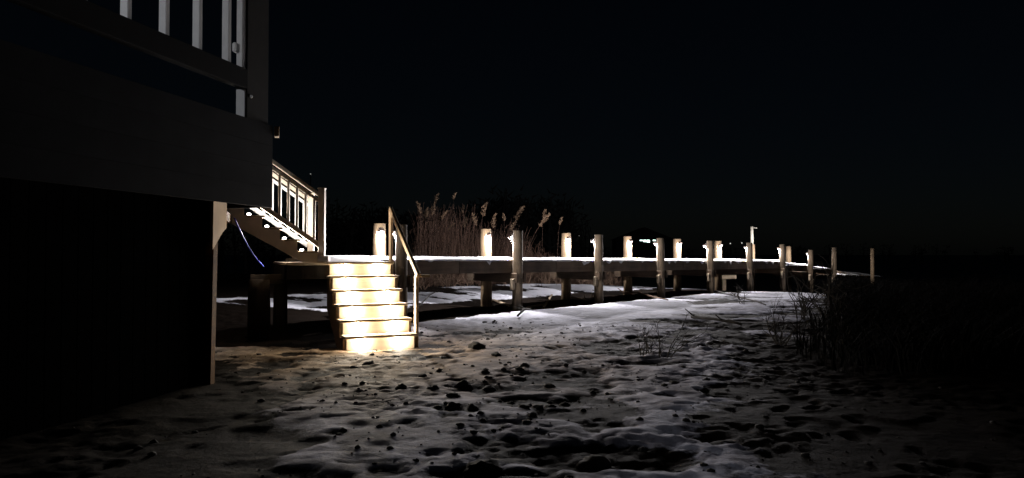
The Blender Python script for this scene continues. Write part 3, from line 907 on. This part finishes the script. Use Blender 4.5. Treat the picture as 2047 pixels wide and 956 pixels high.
# low dry brush at the foot of the reeds
V_, F_ = [], []; rnd = random.Random(5)
for _ in range(52):
    p = bw(rnd.uniform(.6, 12), 4.6 + abs(rnd.gauss(0, .8)))
    if (p.x / p.y) * F + 1023 < 835: continue
    twig_geo(rnd, rnd.uniform(.7, 1.3), 1.2, 4, V_, F_, (p.x, p.y, surf(p.x, p.y)), .009, 3)
o = link("dry_brush", mesh("dry_brush", V_, F_), M_BRUSH); tag(o, "tangled low dry brush along the foot of the reeds behind the boardwalk", "brush", kind="stuff")

# ------------------------------------------------------------------ bare shrubs and dark marsh growth at right
def shrub(px, py, h, spread, n, label, mat, seed, r0=.012):
    p = spot(px, py); p.z = surf(p.x, p.y)
    V_, F_ = [], []; twig_geo(random.Random(seed), h, spread, n, V_, F_, (0, 0, 0), r0)
    o = link("bare_shrub", mesh("bare_shrub", V_, F_), mat, None, p)
    tag(o, label, "shrub", "bare shrubs in the yard")
shrub(1288, 712, .62, .9, 5, "small bare shrub standing alone in the lit snow of the yard", M_BARK, 1, .009)
shrub(1332, 716, .6, .6, 4, "thin upright bare shrub just right of the lone one in the snow", M_BARK, 2, .008)
shrub(1600, 640, 1.0, .8, 7, "tangled bare shrub at the edge of the dark marsh, in front of the last lamps", M_BARK, 3, .014)
shrub(1660, 655, 1.2, .8, 8, "larger dark shrub right of the tangled one below the gangway", M_BARK, 4, .016)
shrub(1560, 690, .75, 1.0, 7, "low dark shrub where the lit snow ends, left of the tangled one", M_BARK, 6, .012)
shrub(1480, 610, .6, 1.3, 4, "flattened bare shrub on the snow below the sixth front-row post", M_BARK, 8, .011)

def marsh_grass(name, n, poly, hr, seed, label):
    rnd = random.Random(seed); V_, F_ = [], []
    for _ in range(n):
        Y = rnd.uniform(*poly[0]); x0 = float(np.interp(Y, [5, 9.4, 14, 20, 26, 34], poly[1])); X = x0 + abs(rnd.gauss(0, 1)) * 3.2
        if X < x0 + .6 and rnd.random() < .5: continue
        h = rnd.uniform(*hr) * (.6 + .8 * float(fbm(np.array(X), np.array(Y), 2))); g_ = surf(X, Y)
        a = rnd.uniform(0, 6.28); L = h * rnd.uniform(.3, 1.1); d = Vector((math.cos(a), math.sin(a), 0)); s = Vector((-d.y, d.x, 0)) * rnd.uniform(.006, .013)
        b0 = len(V_); 
        for j in range(4):
            f_ = j / 3; q = Vector((X, Y, g_ - .03)) + d * (L * f_ * f_) + Vector((0, 0, h * (1.25 * f_ - .45 * f_ * f_)))
            V_ += [tuple(q + s * (1 - f_ * .9)), tuple(q - s * (1 - f_ * .9))]
        for j in range(3): F_.append((b0 + 2 * j, b0 + 2 * j + 1, b0 + 2 * j + 3, b0 + 2 * j + 2))
    o = link(name, mesh(name, V_, F_), M_MARSH); tag(o, label, "grass", kind="stuff")
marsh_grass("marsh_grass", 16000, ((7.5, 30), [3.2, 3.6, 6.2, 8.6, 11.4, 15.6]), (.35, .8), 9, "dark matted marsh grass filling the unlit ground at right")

# ------------------------------------------------------------------ clods of frozen mud in the snow
def clod_mesh(seed, r):
    rr = random.Random(seed); bm = bmesh.new(); bmesh.ops.create_icosphere(bm, subdivisions=3, radius=1)
    ph = [rr.uniform(0, 6) for _ in range(6)]
    for v_ in bm.verts:
        c = v_.co; k = 1 + .22 * math.sin(3 * c.x + ph[0]) * math.sin(2.5 * c.y + ph[1]) + .16 * math.sin(6 * c.y + ph[2] + 3 * c.z) + .10 * math.sin(9 * c.x + 8 * c.z + ph[3]) + rr.uniform(-.05, .05)
        v_.co = Vector((c.x * k * rr.choice((1, 1)) * 1.15, c.y * k, max(-.5, c.z * k * .72)))
    bmesh.ops.scale(bm, vec=(r, r, r), verts=bm.verts)
    return bm_mesh("mud_clod", bm, True)
CLODS = [  # px, py (foot), half width in px, label
    (954, 702, 17, "dark mud clod in the snow right of the stair foot, largest near the boardwalk"),
    (992, 719, 10, "dark mud clod just right of and below the largest one near the boardwalk"),
    (927, 774, 17, "dark mud clod with a flat left flank in mid yard"),
    (978, 778, 11, "upright dark mud clod right of the flat-flanked one"),
    (866, 783, 11, "dark round mud clod left of the group in mid yard, below the stairs"),
    (802, 782, 10, "flat dark mud clod leftmost in mid yard, below the stairs"),
    (908, 825, 20, "largest dark mud clod in mid yard, at the lower end of its group"),
    (945, 824, 13, "flat dark clod touching the right side of the largest mid-yard clod"),
    (908, 800, 12, "dark clod directly behind the largest mid-yard clod"),
    (1050, 742, 9, "small dark clod near the middle of the picture, right of the upright one"),
    (1038, 748, 7, "tiny dark clod beside the small one in the middle of the picture"),
    (1100, 775, 11, "dark clod farther right in the trampled snow"),
    (1048, 826, 9, "left clod of a row of three in the trampled snow"),
    (1076, 823, 10, "middle clod of a row of three in the trampled snow"),
    (1100, 820, 9, "right clod of a row of three in the trampled snow"),
    (1064, 842, 9, "dark clod just below the row of three"),
    (965, 948, 34, "big black clod at the bottom edge of the picture"),
    (1190, 930, 30, "wide black clod low in the foreground, right of the big bottom one"),
    (738, 735, 11, "flat dark clod close below the stair foot"),
    (708, 741, 7, "small dark clod left of the flat one below the stair foot"),
    (1023, 806, 6, "small dark clod between the largest mid-yard clod and the row of three"),
    (886, 724, 7, "small dark clod between the stair foot and the largest clod near the boardwalk"),
    (1130, 806, 8, "small dark clod at the right of the trampled patch"),
    (1184, 788, 8, "small dark clod set apart on the right in the snow"),
    (970, 753, 9, "flat dark clod behind the upright one in mid yard"),
    (846, 757, 8, "little dark clod straight below the handrail foot"),
    (1348, 770, 9, "dark clod near the edge of the unlit ground"),
    (1283, 900, 10, "dark clod in the dim snow low on the right"),
]
for i, (px, py, hw, lab) in enumerate(CLODS):
    p = spot(px, py - 2); r = hw / F * p.y
    o = link("mud_clod", clod_mesh(i, r), M_CLOD, None, (p.x, p.y + r * .4, surf(p.x, p.y + r * .4) - r * .06))
    o.rotation_euler = (0, 0, random.uniform(0, 6)); tag(o, lab, "clod", "clods of frozen mud in the snow")

rr = random.Random(91); V_, F_ = [], []
_bm = bmesh.new(); bmesh.ops.create_icosphere(_bm, subdivisions=1, radius=1); _bm.verts.ensure_lookup_table()
IV = [v_.co.copy() for v_ in _bm.verts]; IF = [tuple(v_.index for v_ in f_.verts) for f_ in _bm.faces]; _bm.free()
for k in range(1700):
    x = rr.gauss(-.2, 1.9); y = rr.uniform(3.6, 12.5); r = .007 + .026 * rr.random() ** 5
    if float(fbm(np.array(x * 1.4 + 5), np.array(y * 1.4), 3)) < .46: continue
    z_ = surf(x, y) + r * .15; b0 = len(V_)
    V_ += [(x + v_.x * r * rr.uniform(.7, 1.5), y + v_.y * r * rr.uniform(.7, 1.4), z_ + v_.z * r * rr.uniform(.4, .9)) for v_ in IV]
    F_ += [tuple(b0 + i for i in f_) for f_ in IF]
o = link("mud_crumbs", mesh("mud_crumbs", V_, F_, True), M_CLOD); tag(o, "small dark crumbs of mud scattered over the trampled snow", "crumbs", kind="stuff")

# ------------------------------------------------------------------ scraps and branches lying under the boardwalk
def ground_stick(name, pa, pb, w, h, mat, label, cat):
    a = spot(*pa); b = spot(*pb); a.z = surf(a.x, a.y) + h * .6; b.z = surf(b.x, b.y) + h * .6
    o = beam(name, a, b, w, h, mat, None); tag(o, label, cat, "scraps lying under the boardwalk")
ground_stick("scrap_board", (1056, 616), (1090, 609), .09, .035, M_SCRAP, "pale scrap board lying on the dark ground between the second and third front posts", "board")
ground_stick("scrap_board", (1086, 617), (1103, 592), .05, .03, M_SCRAP, "thin grey scrap leaning away beside the pale board under the boardwalk", "board")
ground_stick("scrap_board", (986, 602), (1020, 612), .08, .03, M_SCRAP, "short brown scrap board left of the second front post's foot", "board")
def branch(pts_px, r, mat, label):
    pts = []
    for px, py, up in pts_px:
        p = spot(px, py); p.z = surf(p.x, p.y) + up; pts.append(p)
    c = pts[0].copy(); v, f = tube_geo([p - c for p in pts], [r * (1 - .15 * i) for i in range(len(pts))], 6)
    rr = random.Random(len(label)); 
    for k in range(3):
        i = rr.randint(0, len(pts) - 2); q = pts[i].lerp(pts[i + 1], rr.random()) - c
        tube_geo([q, q + Vector((rr.uniform(-.2, .2), rr.uniform(-.1, .1), rr.uniform(.05, .16)))], [r * .6, r * .25], 5, v, f)
    o = link("fallen_branch", mesh("fallen_branch", v, f, True), mat, None, c); tag(o, label, "branch", "fallen branches by the boardwalk")
branch([(1135, 598, .05), (1160, 602, .06), (1176, 604, .05), (1190, 598, .08)], .03, M_SCRAP, "pale crooked branch under the boardwalk left of the third front post")
branch([(1240, 588, .06), (1275, 594, .1), (1310, 601, .06), (1335, 606, .04)], .03, M_BRUSH, "long brown branch slanting past the fourth front post's foot")
branch([(1035, 640, .05), (1048, 630, .09), (1060, 628, .06)], .02, M_BARK, "dark twiggy branch on the snow at the second front post's foot")
branch([(1430, 585, .05), (1470, 600, .06), (1510, 612, .08), (1530, 622, .1)], .025, M_BARK, "dark branch lying on the snow towards the marsh edge")
branch([(838, 618, .04), (858, 606, .1), (876, 600, .06)], .015, M_BARK, "thin dark branch on the snow behind the handrail foot")
branch([(1382, 640, .03), (1430, 646, .05), (1480, 652, .05)], .03, M_BARK, "dark half-buried branch in the snow on the right of the yard")

# ------------------------------------------------------------------ far shore
V_, F_ = [], []; rnd = random.Random(21)
for k in range(420):
    px = rnd.choice((rnd.gauss(900, 130), rnd.uniform(640, 1150), rnd.uniform(200, 2200)))
    Y = rnd.uniform(55, 90) if px < 1150 else rnd.uniform(150, 220)
    x = (px - 1023.5) / F * Y; h = rnd.uniform(3.5, 7) * (1.25 if px > 1400 else 1) * (Y / 80) ** .6
    h *= (.45 + 1.1 * float(fbm(np.array(px * .011), np.array(3.3), 3)))
    if px > 1180: h *= .3
    tube_geo([(x, Y, -1), (x + rnd.gauss(0, .3), Y, h * .5), (x + rnd.gauss(0, .6), Y, h)], [.16, .11, .03], 4, V_, F_, False)
    for j in range(26):
        f_ = rnd.uniform(.15, 1); c = Vector((x + rnd.gauss(0, .7), Y + rnd.gauss(0, .7), h * f_)); L = rnd.uniform(.5, 1.6) * (1.2 - .6 * f_)
        d = Vector((rnd.gauss(0, 1), rnd.gauss(0, 1), rnd.uniform(.2, 1))).normalized(); s = d.cross(Vector((.2, 1, .1))).normalized() * .09
        b0 = len(V_); V_ += [tuple(c - s), tuple(c + s), tuple(c + d * L)]; F_.append((b0, b0 + 1, b0 + 2))
o = link("far_wood", mesh("far_wood", V_, F_), M_FARW); tag(o, "dark far-off wood along the other shore", "wood", kind="stuff")

# house across the water with lit windows
FY = 140.0
hp = at(1289, HOR, FY); hp.z = -.5
e = thing("far_house", hp, "far dark house across the water showing a cluster of bright cool windows", "house")
box("wall", (hp.x, FY + 3, 1.7), (11, 6, 4.6), M_FARH, e, bev=0)
prism("roof", [(-6, 0), (6, 0), (0, 2.4)], (hp.x, FY - .3, 4.0), Vector((1, 0, 0)), Vector((0, 0, 1)), Vector((0, 1, 0)), 6.6, M_FARH, e)
for (x0, x1, y0, y1) in ((1279, 1285, 475, 482), (1286, 1292, 476, 484), (1293, 1299, 474, 485), (1305, 1311, 478, 482), (1269.5, 1272, 475, 478)):
    a = at(x0, y1, FY - .05); b = at(x1, y0, FY - .05)
    wf = box("window", ((a.x + b.x) / 2, FY - .03, (a.z + b.z) / 2), (b.x - a.x + .1, .06, b.z - a.z + .1), M_FARH, e, bev=0)
    box("pane", ((a.x + b.x) / 2, FY - .08, (a.z + b.z) / 2), (b.x - a.x, .03, b.z - a.z), M_FARL, wf, bev=0)
for i, (px, py, Y, lab) in enumerate(((1460, 487, 150, "tiny far shore light left of the pale pole, the brighter of two"), (1483, 486, 150, "tiny far shore light nearest the pale pole"),
                      (1159, 471, 120, "tiny far light just right of the third back-row post"), (620, 348, 90, "single faint light in the dark above the house steps"))):
    p = at(px, py, Y); gz_ = -.9
    e = thing("shore_lamp", (p.x, Y, gz_), lab, "lamp", "small lights on the far shore")
    v, f = tube_geo([(0, 0, 0), (0, 0, p.z - gz_)], .06, 6); link("pole", mesh("pole", v, f, True), M_FARW, e, e.location)
    bm = bmesh.new(); bmesh.ops.create_uvsphere(bm, u_segments=10, v_segments=8, radius=.13 if i < 3 else .06)
    link("globe", bm_mesh("globe", bm, True), M_FARD, e, p)
